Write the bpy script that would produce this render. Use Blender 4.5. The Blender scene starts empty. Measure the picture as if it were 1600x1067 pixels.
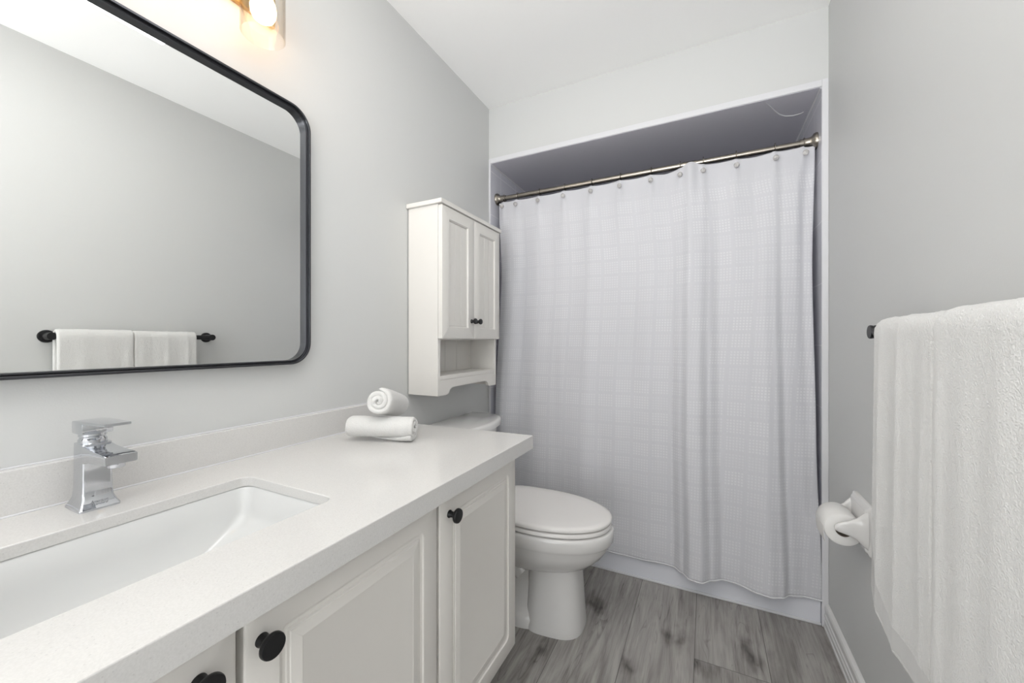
import bpy, bmesh, math, random
from mathutils import Vector, Matrix, noise
random.seed(7)
R_ = math.radians
SC = bpy.context.scene
COL = SC.collection

# ------------------------------------------------------------------ camera, world, lights, exposure
CAM_H = 1.1227
cd = bpy.data.cameras.new('camera'); cam = bpy.data.objects.new('camera', cd); COL.objects.link(cam)
cam.location = (0, 0, CAM_H); cam.rotation_euler = (R_(90), 0, R_(26.45))
cd.sensor_width = 36; cd.lens = 610 / 1600 * 36; cd.clip_start = .01
SC.camera = cam
SC.view_settings.view_transform = 'Standard'; SC.view_settings.look = 'None'
SC.view_settings.gamma = 1; SC.view_settings.use_curve_mapping = False
SC.view_settings.exposure = 0.36

W = bpy.data.worlds.new('world'); SC.world = W; W.use_nodes = True
W.node_tree.nodes['Background'].inputs[0].default_value = (.97, .985, 1, 1)
# added light from behind the camera, stronger from below to brighten the ceiling
_wn = W.node_tree; _tc = _wn.nodes.new('ShaderNodeTexCoord'); _sp = _wn.nodes.new('ShaderNodeSeparateXYZ'); _mr = _wn.nodes.new('ShaderNodeMapRange')
_wn.links.new(_tc.outputs['Generated'], _sp.inputs[0]); _wn.links.new(_sp.outputs[2], _mr.inputs[0])
_mr.inputs['From Min'].default_value = -.25; _mr.inputs['From Max'].default_value = .25
_mr.inputs['To Min'].default_value = 4.6; _mr.inputs['To Max'].default_value = 1.15
_wn.links.new(_mr.outputs[0], _wn.nodes['Background'].inputs[1])

def area(name, loc, rot, sx, sy, power, color=(1, 1, 1)):
    l = bpy.data.lights.new(name, 'AREA'); l.shape = 'RECTANGLE'; l.size = sx; l.size_y = sy
    l.energy = power; l.color = color
    o = bpy.data.objects.new(name, l); o.location = loc; o.rotation_euler = rot; COL.objects.link(o)
    return o
area('bounce_light', (.0, -.85, 1.15), (R_(180), 0, 0), .8, .7, 18, (1, .995, .985))  # unseen fill aimed upward, added to brighten the ceiling
area('overhead_fill', (-.36, .45, 2.42), (0, 0, 0), .6, .8, 4.5, (1, .995, .985))  # added fill lamp out of view, no fixture, for more light from above
BULB = 8.5

# ------------------------------------------------------------------ materials
def newmat(name):
    m = bpy.data.materials.new(name); m.use_nodes = True
    nt = m.node_tree; b = nt.nodes['Principled BSDF']
    return m, nt, b
def N(nt, t, **kw):
    n = nt.nodes.new(t)
    for k, v in kw.items():
        if k.startswith('i_'):
            n.inputs[int(k[2:]) if k[2:].isdigit() else k[2:]].default_value = v
        else: setattr(n, k, v)
    return n
def L(nt, a, b): nt.links.new(a, b)
def math_(nt, op, a, b=None, c=None):
    n = nt.nodes.new('ShaderNodeMath'); n.operation = op
    for i, v in enumerate((a, b, c)):
        if v is None: continue
        if isinstance(v, (int, float)): n.inputs[i].default_value = v
        else: nt.links.new(v, n.inputs[i])
    return n.outputs[0]
def simple(name, col, rough=.5, metal=0, spec=.5, bump=0, bscale=200, coat=0):
    m, nt, b = newmat(name)
    b.inputs['Base Color'].default_value = (*col, 1); b.inputs['Roughness'].default_value = rough
    b.inputs['Metallic'].default_value = metal; b.inputs['Specular IOR Level'].default_value = spec
    b.inputs['Coat Weight'].default_value = coat; b.inputs['Coat Roughness'].default_value = .08
    if bump:
        tc = N(nt, 'ShaderNodeTexCoord'); n = N(nt, 'ShaderNodeTexNoise'); n.inputs['Scale'].default_value = bscale
        n.inputs['Detail'].default_value = 3
        bp = N(nt, 'ShaderNodeBump'); bp.inputs['Strength'].default_value = bump; bp.inputs['Distance'].default_value = .001
        L(nt, tc.outputs['Object'], n.inputs['Vector']); L(nt, n.outputs[0], bp.inputs['Height']); L(nt, bp.outputs[0], b.inputs['Normal'])
    return m

M_WALL = simple('wall_paint', (.62, .625, .617), .55, bump=.15, bscale=350)
M_CEIL = simple('ceiling_paint', (.95, .95, .94), .7, bump=.1, bscale=300)
M_TRIM = simple('trim_paint', (.70, .70, .72), .35)
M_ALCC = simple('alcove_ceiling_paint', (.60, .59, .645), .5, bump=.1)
M_BASE = simple('baseboard_paint', (.74, .74, .73), .35)
M_TUB = simple('tub_acrylic', (.74, .75, .80), .2)
M_PORC = simple('porcelain', (.75, .74, .725), .12, coat=.5)
M_SEAT = simple('seat_plastic', (.81, .79, .77), .25)
M_SINK = simple('sink_ceramic', (.68, .685, .68), .1, coat=.4)
M_VAN = simple('vanity_lacquer', (.78, .755, .715), .38, bump=.04, bscale=90)
M_CAB = simple('cabinet_paint', (.735, .715, .68), .4, bump=.05, bscale=80)
M_BLACK = simple('black_metal', (.008, .008, .009), .38, spec=.4)
M_FRAME = simple('gunmetal', (.080, .082, .09), .28, metal=.95)
M_CHROME = simple('chrome', (.60, .615, .645), .05, metal=1)
M_NICK = simple('brushed_nickel', (.34, .31, .27), .26, metal=1)
M_BRASS = simple('aged_brass', (.50, .34, .15), .3, metal=1)
M_PAPER = simple('tissue_paper', (.82, .81, .79), .9, spec=.1, bump=.2, bscale=300)
M_CORE = simple('card_core', (.30, .25, .21), .9, spec=.1)
M_DARK = simple('shadow_gap', (.03, .03, .03), .8)
M_MIRROR = simple('mirror_silver', (.93, .94, .93), 0, metal=1)
M_ETCH = simple('etched_chrome', (.50, .51, .53), .2, metal=1)

def m_tile():
    m, nt, b = newmat('alcove_tile')
    tc = N(nt, 'ShaderNodeTexCoord'); s = N(nt, 'ShaderNodeSeparateXYZ'); L(nt, tc.outputs['Object'], s.inputs[0])
    u = math_(nt, 'ADD', s.outputs[0], s.outputs[1])
    def line(v, p, o, w):
        f = math_(nt, 'FRACT', math_(nt, 'DIVIDE', math_(nt, 'SUBTRACT', v, o), p))
        return math_(nt, 'LESS_THAN', f, w / p)
    # grout runs by height, upright joints by depth
    g = math_(nt, 'MAXIMUM', line(s.outputs[2], .245, .125, .004), line(s.outputs[1], .20, 2.043, .004))
    mx = N(nt, 'ShaderNodeMix', data_type='RGBA')
    mx.inputs[6].default_value = (.66, .66, .72, 1); mx.inputs[7].default_value = (.82, .82, .86, 1)
    L(nt, g, mx.inputs[0]); L(nt, mx.outputs[2], b.inputs['Base Color'])
    b.inputs['Roughness'].default_value = .18
    bp = N(nt, 'ShaderNodeBump', invert=True); bp.inputs['Strength'].default_value = .4; bp.inputs['Distance'].default_value = .001
    L(nt, g, bp.inputs['Height']); L(nt, bp.outputs[0], b.inputs['Normal'])
    return m
M_TILE = m_tile()

def m_quartz():
    m, nt, b = newmat('white_quartz')
    tc = N(nt, 'ShaderNodeTexCoord')
    v = N(nt, 'ShaderNodeTexVoronoi'); v.inputs['Scale'].default_value = 330; L(nt, tc.outputs['Object'], v.inputs['Vector'])
    wn = N(nt, 'ShaderNodeTexWhiteNoise'); L(nt, v.outputs['Color'], wn.inputs['Vector'])
    pick = math_(nt, 'GREATER_THAN', wn.outputs[0], .93)
    dot = math_(nt, 'MULTIPLY', math_(nt, 'LESS_THAN', v.outputs['Distance'], .30), pick)
    n = N(nt, 'ShaderNodeTexNoise'); n.inputs['Scale'].default_value = 420; n.inputs['Detail'].default_value = 2
    L(nt, tc.outputs['Object'], n.inputs['Vector'])
    cr = N(nt, 'ShaderNodeValToRGB'); cr.color_ramp.elements[0].position = .35; cr.color_ramp.elements[1].position = .65
    cr.color_ramp.elements[0].color = (.635, .625, .61, 1); cr.color_ramp.elements[1].color = (.675, .665, .65, 1)
    L(nt, n.outputs[0], cr.inputs[0])
    mx = N(nt, 'ShaderNodeMix', data_type='RGBA'); mx.inputs[7].default_value = (.55, .54, .53, 1)
    L(nt, cr.outputs[0], mx.inputs[6]); L(nt, math_(nt, 'MULTIPLY', dot, .75), mx.inputs[0])
    L(nt, mx.outputs[2], b.inputs['Base Color']); b.inputs['Roughness'].default_value = .16
    return m
M_QUARTZ = m_quartz()

def m_floor():
    m, nt, b = newmat('grey_wood_plank')
    tc = N(nt, 'ShaderNodeTexCoord'); s = N(nt, 'ShaderNodeSeparateXYZ'); L(nt, tc.outputs['Object'], s.inputs[0])
    x, y = s.outputs[0], s.outputs[1]
    cx = math_(nt, 'DIVIDE', math_(nt, 'ADD', x, .27), .231)
    ci = math_(nt, 'FLOOR', cx); cf = math_(nt, 'FRACT', cx)
    yy = math_(nt, 'DIVIDE', math_(nt, 'SUBTRACT', math_(nt, 'SUBTRACT', y, 1.115), math_(nt, 'MULTIPLY', ci, .41)), 1.22)
    pi_ = math_(nt, 'FLOOR', yy); pf = math_(nt, 'FRACT', yy)
    cmb = N(nt, 'ShaderNodeCombineXYZ'); L(nt, ci, cmb.inputs[0]); L(nt, pi_, cmb.inputs[1])
    wn = N(nt, 'ShaderNodeTexWhiteNoise'); L(nt, cmb.outputs[0], wn.inputs['Vector'])
    # each plank samples its own part of the grain
    off = N(nt, 'ShaderNodeVectorMath', operation='SCALE'); L(nt, wn.outputs['Color'], off.inputs[0]); off.inputs['Scale'].default_value = 17
    pos = N(nt, 'ShaderNodeVectorMath', operation='ADD'); L(nt, tc.outputs['Object'], pos.inputs[0]); L(nt, off.outputs[0], pos.inputs[1])
    def stretched(sx, sy, det, dist=0, scale=1):
        mp = N(nt, 'ShaderNodeMapping'); mp.inputs['Scale'].default_value = (sx, sy, 1); L(nt, pos.outputs[0], mp.inputs[0])
        n = N(nt, 'ShaderNodeTexNoise'); n.inputs['Scale'].default_value = scale; n.inputs['Detail'].default_value = det
        n.inputs['Distortion'].default_value = dist; n.inputs['Roughness'].default_value = .6
        L(nt, mp.outputs[0], n.inputs['Vector']); return n.outputs[0]
    broad = stretched(11, 1.5, 4, 2.2); fine = stretched(130, 5, 4, .4); patch = stretched(5, 2.0, 2, 1.0); vein = stretched(14, 1.3, 2, 1.6)
    # knots
    mp = N(nt, 'ShaderNodeMapping'); mp.inputs['Scale'].default_value = (5.0, 2.3, 1); L(nt, pos.outputs[0], mp.inputs[0])
    wob = N(nt, 'ShaderNodeTexNoise'); wob.inputs['Scale'].default_value = 3; wob.inputs['Detail'].default_value = 3; L(nt, mp.outputs[0], wob.inputs['Vector'])
    wv = N(nt, 'ShaderNodeVectorMath', operation='SCALE'); L(nt, wob.outputs['Color'], wv.inputs[0]); wv.inputs['Scale'].default_value = .75
    kp = N(nt, 'ShaderNodeVectorMath', operation='ADD'); L(nt, mp.outputs[0], kp.inputs[0]); L(nt, wv.outputs[0], kp.inputs[1])
    vo = N(nt, 'ShaderNodeTexVoronoi', voronoi_dimensions='2D'); vo.inputs['Scale'].default_value = 1; L(nt, kp.outputs[0], vo.inputs['Vector'])
    kn = N(nt, 'ShaderNodeMapRange'); kn.inputs['From Min'].default_value = .03; kn.inputs['From Max'].default_value = .26
    kn.inputs['To Min'].default_value = 1; kn.inputs['To Max'].default_value = 0; L(nt, vo.outputs['Distance'], kn.inputs[0])
    kk = math_(nt, 'POWER', kn.outputs[0], 1.7)
    val = math_(nt, 'ADD', math_(nt, 'MULTIPLY', broad, .95), math_(nt, 'MULTIPLY', fine, .50))
    val = math_(nt, 'ADD', val, math_(nt, 'MULTIPLY', patch, .35))
    val = math_(nt, 'ADD', val, math_(nt, 'MULTIPLY', wn.outputs[0], .20))
    val = math_(nt, 'SUBTRACT', math_(nt, 'SUBTRACT', val, .17), math_(nt, 'MULTIPLY', kk, .42))
    vr = N(nt, 'ShaderNodeMapRange'); vr.inputs['From Min'].default_value = 0; vr.inputs['From Max'].default_value = .016
    vr.inputs['To Min'].default_value = .17; vr.inputs['To Max'].default_value = 0; L(nt, math_(nt, 'ABSOLUTE', math_(nt, 'SUBTRACT', vein, .56)), vr.inputs[0])
    val = math_(nt, 'SUBTRACT', val, math_(nt, 'MULTIPLY', vr.outputs[0], math_(nt, 'GREATER_THAN', patch, .42)))
    cr = N(nt, 'ShaderNodeValToRGB'); e = cr.color_ramp.elements
    e[0].position = .30; e[0].color = (.07, .061, .056, 1); e[1].position = 1.05; e[1].color = (.42, .405, .38, 1)
    k = e.new(.58); k.color = (.20, .186, .174, 1); k = e.new(.80); k.color = (.32, .302, .285, 1)
    L(nt, val, cr.inputs[0])
    s1 = math_(nt, 'LESS_THAN', cf, .010); s2 = math_(nt, 'LESS_THAN', pf, .0018)
    seam = math_(nt, 'MAXIMUM', s1, s2)
    mx = N(nt, 'ShaderNodeMix', data_type='RGBA'); mx.inputs[7].default_value = (.05, .045, .04, 1)
    L(nt, cr.outputs[0], mx.inputs[6]); L(nt, math_(nt, 'MULTIPLY', seam, .7), mx.inputs[0])
    L(nt, mx.outputs[2], b.inputs['Base Color']); b.inputs['Roughness'].default_value = .42
    bp = N(nt, 'ShaderNodeBump'); bp.inputs['Strength'].default_value = .15; bp.inputs['Distance'].default_value = .001
    L(nt, fine, bp.inputs['Height']); L(nt, bp.outputs[0], b.inputs['Normal'])
    return m
M_FLOOR = m_floor()

def m_curtain():
    m, nt, b = newmat('waffle_curtain')
    uv = N(nt, 'ShaderNodeUVMap'); s = N(nt, 'ShaderNodeSeparateXYZ'); L(nt, uv.outputs[0], s.inputs[0])
    u, v = s.outputs[0], s.outputs[1]
    def fr(x, p): return math_(nt, 'FRACT', math_(nt, 'DIVIDE', x, p))
    p = .0122
    du = math_(nt, 'LESS_THAN', fr(u, p), .56); dv = math_(nt, 'LESS_THAN', fr(v, p), .56)
    dots = math_(nt, 'MULTIPLY', du, dv)
    bu = math_(nt, 'LESS_THAN', fr(u, p * 7), 5.6 / 7); bv = math_(nt, 'LESS_THAN', fr(v, p * 6), 4.6 / 6)
    block = math_(nt, 'MULTIPLY', bu, bv)
    # some blocks carry a finer weave, some a faint one
    cu = math_(nt, 'FLOOR', math_(nt, 'DIVIDE', u, p * 7)); cv = math_(nt, 'FLOOR', math_(nt, 'DIVIDE', v, p * 6))
    cm = N(nt, 'ShaderNodeCombineXYZ'); L(nt, cu, cm.inputs[0]); L(nt, cv, cm.inputs[1])
    wn = N(nt, 'ShaderNodeTexWhiteNoise'); L(nt, cm.outputs[0], wn.inputs['Vector'])
    amt = math_(nt, 'ADD', math_(nt, 'MULTIPLY', wn.outputs[0], .40), .45)
    fu = math_(nt, 'LESS_THAN', fr(u, p / 2), .5); fv = math_(nt, 'LESS_THAN', fr(v, p / 2), .5)
    fine = math_(nt, 'MULTIPLY', math_(nt, 'MULTIPLY', fu, fv), .42)
    topfade = N(nt, 'ShaderNodeMapRange'); topfade.inputs['From Min'].default_value = 1.80; topfade.inputs['From Max'].default_value = 1.86
    topfade.inputs['To Min'].default_value = 1; topfade.inputs['To Max'].default_value = 0; L(nt, v, topfade.inputs[0])
    wv = math_(nt, 'MULTIPLY', math_(nt, 'MULTIPLY', dots, block), amt)
    wv = math_(nt, 'MULTIPLY', math_(nt, 'MAXIMUM', wv, fine), topfade.outputs[0])
    mx = N(nt, 'ShaderNodeMix', data_type='RGBA')
    mx.inputs[6].default_value = (.73, .73, .76, 1); mx.inputs[7].default_value = (.88, .88, .90, 1)
    L(nt, wv, mx.inputs[0]); L(nt, mx.outputs[2], b.inputs['Base Color'])
    b.inputs['Roughness'].default_value = .6; b.inputs['Sheen Weight'].default_value = .15
    bp = N(nt, 'ShaderNodeBump'); bp.inputs['Strength'].default_value = .18; bp.inputs['Distance'].default_value = .001
    L(nt, wv, bp.inputs['Height']); L(nt, bp.outputs[0], b.inputs['Normal'])
    tl_ = N(nt, 'ShaderNodeBsdfTranslucent'); tl_.inputs[0].default_value = (.88, .88, .92, 1)
    ms = N(nt, 'ShaderNodeMixShader'); ms.inputs[0].default_value = .22
    L(nt, b.outputs[0], ms.inputs[1]); L(nt, tl_.outputs[0], ms.inputs[2]); L(nt, ms.outputs[0], nt.nodes['Material Output'].inputs[0])
    return m
M_CURT = m_curtain()
M_HEM = simple('curtain_hem', (.66, .66, .68), .7, bump=.6, bscale=160)

def m_terry(band):
    m, nt, b = newmat('terry_cotton' + ('_band' if band else ''))
    tc = N(nt, 'ShaderNodeTexCoord')
    n1 = N(nt, 'ShaderNodeTexNoise'); n1.inputs['Scale'].default_value = 380; n1.inputs['Detail'].default_value = 3; n1.inputs['Distortion'].default_value = .3
    n2 = N(nt, 'ShaderNodeTexNoise'); n2.inputs['Scale'].default_value = 95; n2.inputs['Detail'].default_value = 2; n2.inputs['Distortion'].default_value = .2
    L(nt, tc.outputs['Object'], n1.inputs['Vector']); L(nt, tc.outputs['Object'], n2.inputs['Vector'])
    h = math_(nt, 'ADD', math_(nt, 'MULTIPLY', n1.outputs[0], .8), math_(nt, 'MULTIPLY', n2.outputs[0], .45))
    if band:
        uv = N(nt, 'ShaderNodeUVMap'); s = N(nt, 'ShaderNodeSeparateXYZ'); L(nt, uv.outputs[0], s.inputs[0])
        v = s.outputs[1]
        inb = math_(nt, 'MULTIPLY', math_(nt, 'GREATER_THAN', v, .012), math_(nt, 'LESS_THAN', v, .055))
        rib = math_(nt, 'MULTIPLY', math_(nt, 'FRACT', math_(nt, 'DIVIDE', v, .0045)), .5)
        mix = N(nt, 'ShaderNodeMix', data_type='FLOAT'); L(nt, inb, mix.inputs[0]); L(nt, h, mix.inputs[2]); L(nt, math_(nt, 'ADD', rib, .2), mix.inputs[3])
        h = mix.outputs[0]
    b.inputs['Base Color'].default_value = (.72, .715, .70, 1); b.inputs['Roughness'].default_value = .95
    b.inputs['Specular IOR Level'].default_value = .1; b.inputs['Sheen Weight'].default_value = .35
    bp = N(nt, 'ShaderNodeBump'); bp.inputs['Strength'].default_value = .75; bp.inputs['Distance'].default_value = .0035
    L(nt, h, bp.inputs['Height']); L(nt, bp.outputs[0], b.inputs['Normal'])
    return m
M_TERRY = m_terry(False); M_TERRYB = m_terry(True)

def m_glass():
    m, nt, b = newmat('clear_glass'); nt.nodes.remove(b)
    out = nt.nodes['Material Output']
    g = N(nt, 'ShaderNodeNewGeometry'); d = N(nt, 'ShaderNodeVectorMath', operation='DOT_PRODUCT')
    L(nt, g.outputs['Normal'], d.inputs[0]); L(nt, g.outputs['Incoming'], d.inputs[1])
    c = math_(nt, 'SUBTRACT', 1.0, math_(nt, 'ABSOLUTE', d.outputs['Value']))
    f = math_(nt, 'ADD', math_(nt, 'MULTIPLY', math_(nt, 'POWER', c, 5.0), .85), .045)
    t = N(nt, 'ShaderNodeBsdfTransparent'); tm = N(nt, 'ShaderNodeMix', data_type='RGBA'); tm.inputs[6].default_value = (.99, .985, .975, 1); tm.inputs[7].default_value = (.80, .73, .62, 1)
    L(nt, math_(nt, 'POWER', c, 4.0), tm.inputs[0]); L(nt, tm.outputs[2], t.inputs[0])
    gl = N(nt, 'ShaderNodeBsdfGlossy'); gl.inputs['Roughness'].default_value = 0
    mx = N(nt, 'ShaderNodeMixShader'); L(nt, f, mx.inputs[0]); L(nt, t.outputs[0], mx.inputs[1]); L(nt, gl.outputs[0], mx.inputs[2])
    L(nt, mx.outputs[0], out.inputs[0]); return m
M_GLASS = m_glass()
def m_bead():
    m, nt, b = newmat('clear_bead'); b.inputs['Base Color'].default_value = (.80, .78, .76, 1)
    b.inputs['Transmission Weight'].default_value = .45; b.inputs['Roughness'].default_value = .08; return m
M_BEAD = m_bead()
def m_bulb():
    m, nt, b = newmat('lit_bulb'); nt.nodes.remove(b)
    e = N(nt, 'ShaderNodeEmission'); e.inputs[0].default_value = (1, .57, .26, 1); e.inputs[1].default_value = BULB
    L(nt, e.outputs[0], nt.nodes['Material Output'].inputs[0]); return m
M_BULB = m_bulb()

# ------------------------------------------------------------------ mesh helpers
class MB:
    def __init__(s): s.v = []; s.f = []; s.uv = None
    def add(s, vs, fs):
        o = len(s.v); s.v += [tuple(p) for p in vs]; s.f += [tuple(i + o for i in f) for f in fs]; return s
    def box(s, x0, x1, y0, y1, z0, z1):
        vs = [(x, y, z) for x in (x0, x1) for y in (y0, y1) for z in (z0, z1)]
        return s.add(vs, [(0, 1, 3, 2), (4, 6, 7, 5), (0, 4, 5, 1), (2, 3, 7, 6), (0, 2, 6, 4), (1, 5, 7, 3)])
    def bbox(s, x0, x1, y0, y1, z0, z1, r=.003, seg=2):
        bm = bmesh.new(); bmesh.ops.create_cube(bm, size=1)
        for v in bm.verts:
            v.co = Vector((x0 + (v.co.x + .5) * (x1 - x0), y0 + (v.co.y + .5) * (y1 - y0), z0 + (v.co.z + .5) * (z1 - z0)))
        bmesh.ops.bevel(bm, geom=bm.edges[:], offset=r, segments=seg, profile=.5, affect='EDGES')
        return s.bm(bm)
    def bm(s, bm):
        bm.verts.index_update()
        s.add([v.co[:] for v in bm.verts], [[v.index for v in f.verts] for f in bm.faces]); bm.free(); return s
    def loft(s, rings, caps=(True, True), closed=True):
        n = len(rings[0]); vs = [p for r in rings for p in r]; fs = []
        for i in range(len(rings) - 1):
            for j in range(n if closed else n - 1):
                k = (j + 1) % n
                fs.append((i * n + j, i * n + k, (i + 1) * n + k, (i + 1) * n + j))
        if caps[0]: fs.append(tuple(range(n - 1, -1, -1)))
        if caps[1]: fs.append(tuple((len(rings) - 1) * n + j for j in range(n)))
        return s.add(vs, fs)
    def lathe(s, prof, origin, axis=(0, 0, 1), seg=32, caps=(True, True)):
        ax = Vector(axis).normalized(); q = Vector((0, 0, 1)).rotation_difference(ax); o = Vector(origin)
        rings = []
        for r, h in prof:
            rings.append([o + q @ Vector((r * math.cos(2 * math.pi * j / seg), r * math.sin(2 * math.pi * j / seg), h)) for j in range(seg)])
        return s.loft(rings, caps)
    def tube(s, pts, r, seg=12, closed=False, caps=True):
        pts = [Vector(p) for p in pts]; n = len(pts); rings = []
        rr = r if isinstance(r, (list, tuple)) else [r] * n
        up = Vector((0, 0, 1)); prev = None
        for i, p in enumerate(pts):
            a = pts[(i - 1) % n] if (closed or i > 0) else p; b = pts[(i + 1) % n] if (closed or i < n - 1) else p
            t = (b - a).normalized()
            if prev is None:
                ref = up if abs(t.dot(up)) < .95 else Vector((1, 0, 0)); u = t.cross(ref).normalized()
            else:
                u = (prev - t * prev.dot(t)).normalized()
            prev = u; w = t.cross(u)
            rings.append([p + (u * math.cos(2 * math.pi * j / seg) + w * math.sin(2 * math.pi * j / seg)) * rr[i] for j in range(seg)])
        if closed: rings.append(rings[0])
        return s.loft(rings, (caps and not closed, caps and not closed))
    def prism(s, poly, axis, a, b):      # poly: 2D points in the other two axes
        def P(p, t):
            if axis == 'x': return (t, p[0], p[1])
            if axis == 'y': return (p[0], t, p[1])
            return (p[0], p[1], t)
        return s.loft([[P(p, a) for p in poly], [P(p, b) for p in poly]])
ORG = {}
def build(name, mb, mat, parent=None, loc=None, smooth=False, angle=40):
    base = Vector(ORG[parent.name]) if parent else Vector(loc or (0, 0, 0))
    me = bpy.data.meshes.new(name)
    me.from_pydata([tuple(Vector(p) - base) for p in mb.v], [], mb.f); me.update()
    bm = bmesh.new(); bm.from_mesh(me)
    if mb.uv is None:
        bmesh.ops.remove_doubles(bm, verts=bm.verts, dist=1e-6)
        bmesh.ops.recalc_face_normals(bm, faces=bm.faces)
    bm.to_mesh(me); bm.free()
    if mb.uv is not None:
        ul = me.uv_layers.new(name='UVMap')
        for lp in me.loops: ul.data[lp.index].uv = mb.uv[lp.vertex_index]
    me.materials.append(mat)
    o = bpy.data.objects.new(name, me); COL.objects.link(o)
    if parent: o.parent = parent
    else: o.location = base
    ORG[o.name] = tuple(base)
    if smooth:
        for p in me.polygons: p.use_smooth = True
        if angle < 180: me.set_sharp_from_angle(angle=R_(angle))
    return o
def thing(name, label, cat, loc, group=None):
    o = bpy.data.objects.new(name, None); COL.objects.link(o); o.location = loc; o.empty_display_size = .05
    ORG[o.name] = tuple(loc); return tag(o, label, cat, group)
def tag(o, label, cat, group=None):
    o['label'] = label; o['category'] = cat
    if group: o['group'] = group
    return o
def struct(name, mb, mat, smooth=False):
    o = build(name, mb, mat, None, (0, 0, 0), smooth); o['kind'] = 'structure'; return o
def rr(x0, x1, y0, y1, r, n=6):
    pts = []
    for cx, cy, a0 in ((x1 - r, y1 - r, 0), (x0 + r, y1 - r, 90), (x0 + r, y0 + r, 180), (x1 - r, y0 + r, 270)):
        for i in range(n + 1):
            a = R_(a0 + 90 * i / n); pts.append((cx + r * math.cos(a), cy + r * math.sin(a)))
    return pts
def lerp(a, b, t): return a + (b - a) * t
def interp(tab, x):
    if x <= tab[0][0]: return tab[0][1]
    for (a, va), (b, vb) in zip(tab, tab[1:]):
        if x <= b:
            t = (x - a) / (b - a); t = t * t * (3 - 2 * t); return va + (vb - va) * t
    return tab[-1][1]

# ------------------------------------------------------------------ room shell
XL, XR, YB, ZC, YN = -1.104, .43, 1.926, 2.44, -1.70
AXL, AXR, AZ, AYB = -1.092, .408, 2.130, 2.70
struct('floor', MB().box(XL, XR, YN, AYB, -.06, 0), M_FLOOR)
struct('ceiling', MB().box(XL - .1, XR + .1, YN, AYB + .1, ZC, ZC + .06), M_CEIL)
struct('wall_left', MB().box(XL - .1, XL, YN, YB, 0, ZC), M_WALL)
struct('wall_right', MB().box(XR, XR + .1, YN, YB, 0, ZC), M_WALL)
struct('wall_back', MB().box(XL - .1, XR + .1, YB, YB + .11, AZ, ZC), M_WALL)
struct('wall_alcove_left', MB().box(AXL - .1, AXL, YB, AYB, 0, AZ), M_TILE)
struct('wall_alcove_right', MB().box(AXR, AXR + .1, YB, AYB, 0, AZ), M_TILE)
struct('wall_alcove_back', MB().box(AXL - .1, AXR + .1, AYB, AYB + .1, 0, AZ), M_TILE)
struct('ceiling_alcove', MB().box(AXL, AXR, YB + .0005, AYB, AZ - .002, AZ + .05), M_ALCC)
# caulk beads where the alcove ceiling meets the tiled sides
struct('trim_1', MB().bbox(AXL - .010, AXR + .021, YB - .004, YB - .0004, AZ, AZ + .026, .0015), M_TRIM)
struct('trim_2', MB().bbox(XL + .0003, AXL, YB - .006, YB - .0004, 0, AZ + .024, .002), M_TRIM)
struct('trim_3', MB().bbox(AXR, XR - .0003, YB - .006, YB - .0004, 0, AZ + .026, .002), M_TRIM)
struct('trim_4', MB().tube([(AXL, YB + .002, AZ - .002), (AXL, AYB, AZ - .002)], .005, 8), M_TRIM)
struct('trim_5', MB().tube([(AXR, YB + .002, AZ - .002), (AXR, AYB, AZ - .002)], .005, 8), M_TRIM)
# flaking paint line on the alcove ceiling
crk = MB(); pts = [(.226, 1.95), (.245, 1.985), (.268, 2.035), (.29, 2.075), (.315, 2.1), (.345, 2.112), (.371, 2.108), (.385, 2.095)]
fine = []
for i in range(len(pts) - 1):
    for k in range(4): fine.append((lerp(pts[i][0], pts[i + 1][0], k / 4), lerp(pts[i][1], pts[i + 1][1], k / 4), AZ - .0028))
rad = [.0012 + .0016 * math.sin(math.pi * i / (len(fine) - 1)) ** 1.5 + .0004 * random.random() for i in range(len(fine))]
struct('trim_6', crk.tube(fine, rad, 6), M_TRIM, True)
def baseboard(name, xw, sgn, y0, y1):
    prof = [(0, 0), (.017, 0), (.017, .010), (.0145, .013), (.0145, .030), (.0115, .034), (.0115, .042), (.0145, .045), (.0145, .052), (.0115, .056),
            (.0115, .070), (.0135, .073), (.0135, .082), (.0105, .089), (.004, .094), (0, .095)]
    struct(name, MB().prism([(xw + sgn * p[0], p[1]) for p in prof], 'y', y0, y1), M_BASE)
baseboard('baseboard_right', XR - .0003, -1, YN, YB - .007)
baseboard('baseboard_left', XL + .0003, 1, 1.17, YB - .007)

# ------------------------------------------------------------------ bathtub
tub = thing('bathtub', 'white bathtub in the alcove behind the shower curtain, its plain apron showing at the floor', 'bathtub', (-.34, 2.3, 0))
TX0, TX1, TY0, TY1, TZ = AXL + .001, AXR - .001, YB + .003, AYB - .002, .40
ap = MB().bbox(TX0, TX1, TY0, TY0 + .02, .006, TZ - .012, .003)
build('apron', ap, M_TUB, tub)
def rrz(x0, x1, y0, y1, r, z, n=6): return [(p[0], p[1], z) for p in rr(x0, x1, y0, y1, r, n)]
rim = MB().loft([rrz(TX0, TX1, TY0, TY1, .01, TZ - .03), rrz(TX0, TX1, TY0, TY1, .01, TZ), rrz(TX0 + .06, TX1 - .06, TY0 + .07, TY1 - .06, .12, TZ),
                 rrz(TX0 + .08, TX1 - .08, TY0 + .085, TY1 - .075, .12, TZ - .02), rrz(TX0 + .13, TX1 - .11, TY0 + .12, TY1 - .11, .12, .12),
                 rrz(TX0 + .2, TX1 - .18, TY0 + .18, TY1 - .17, .1, .08)], (False, True))
build('basin', rim, M_TUB, tub, smooth=True)
build('caulk_bead', MB().bbox(TX0, TX1, TY0 - .007, TY0, 0, .011, .003), M_TRIM, tub)

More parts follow.
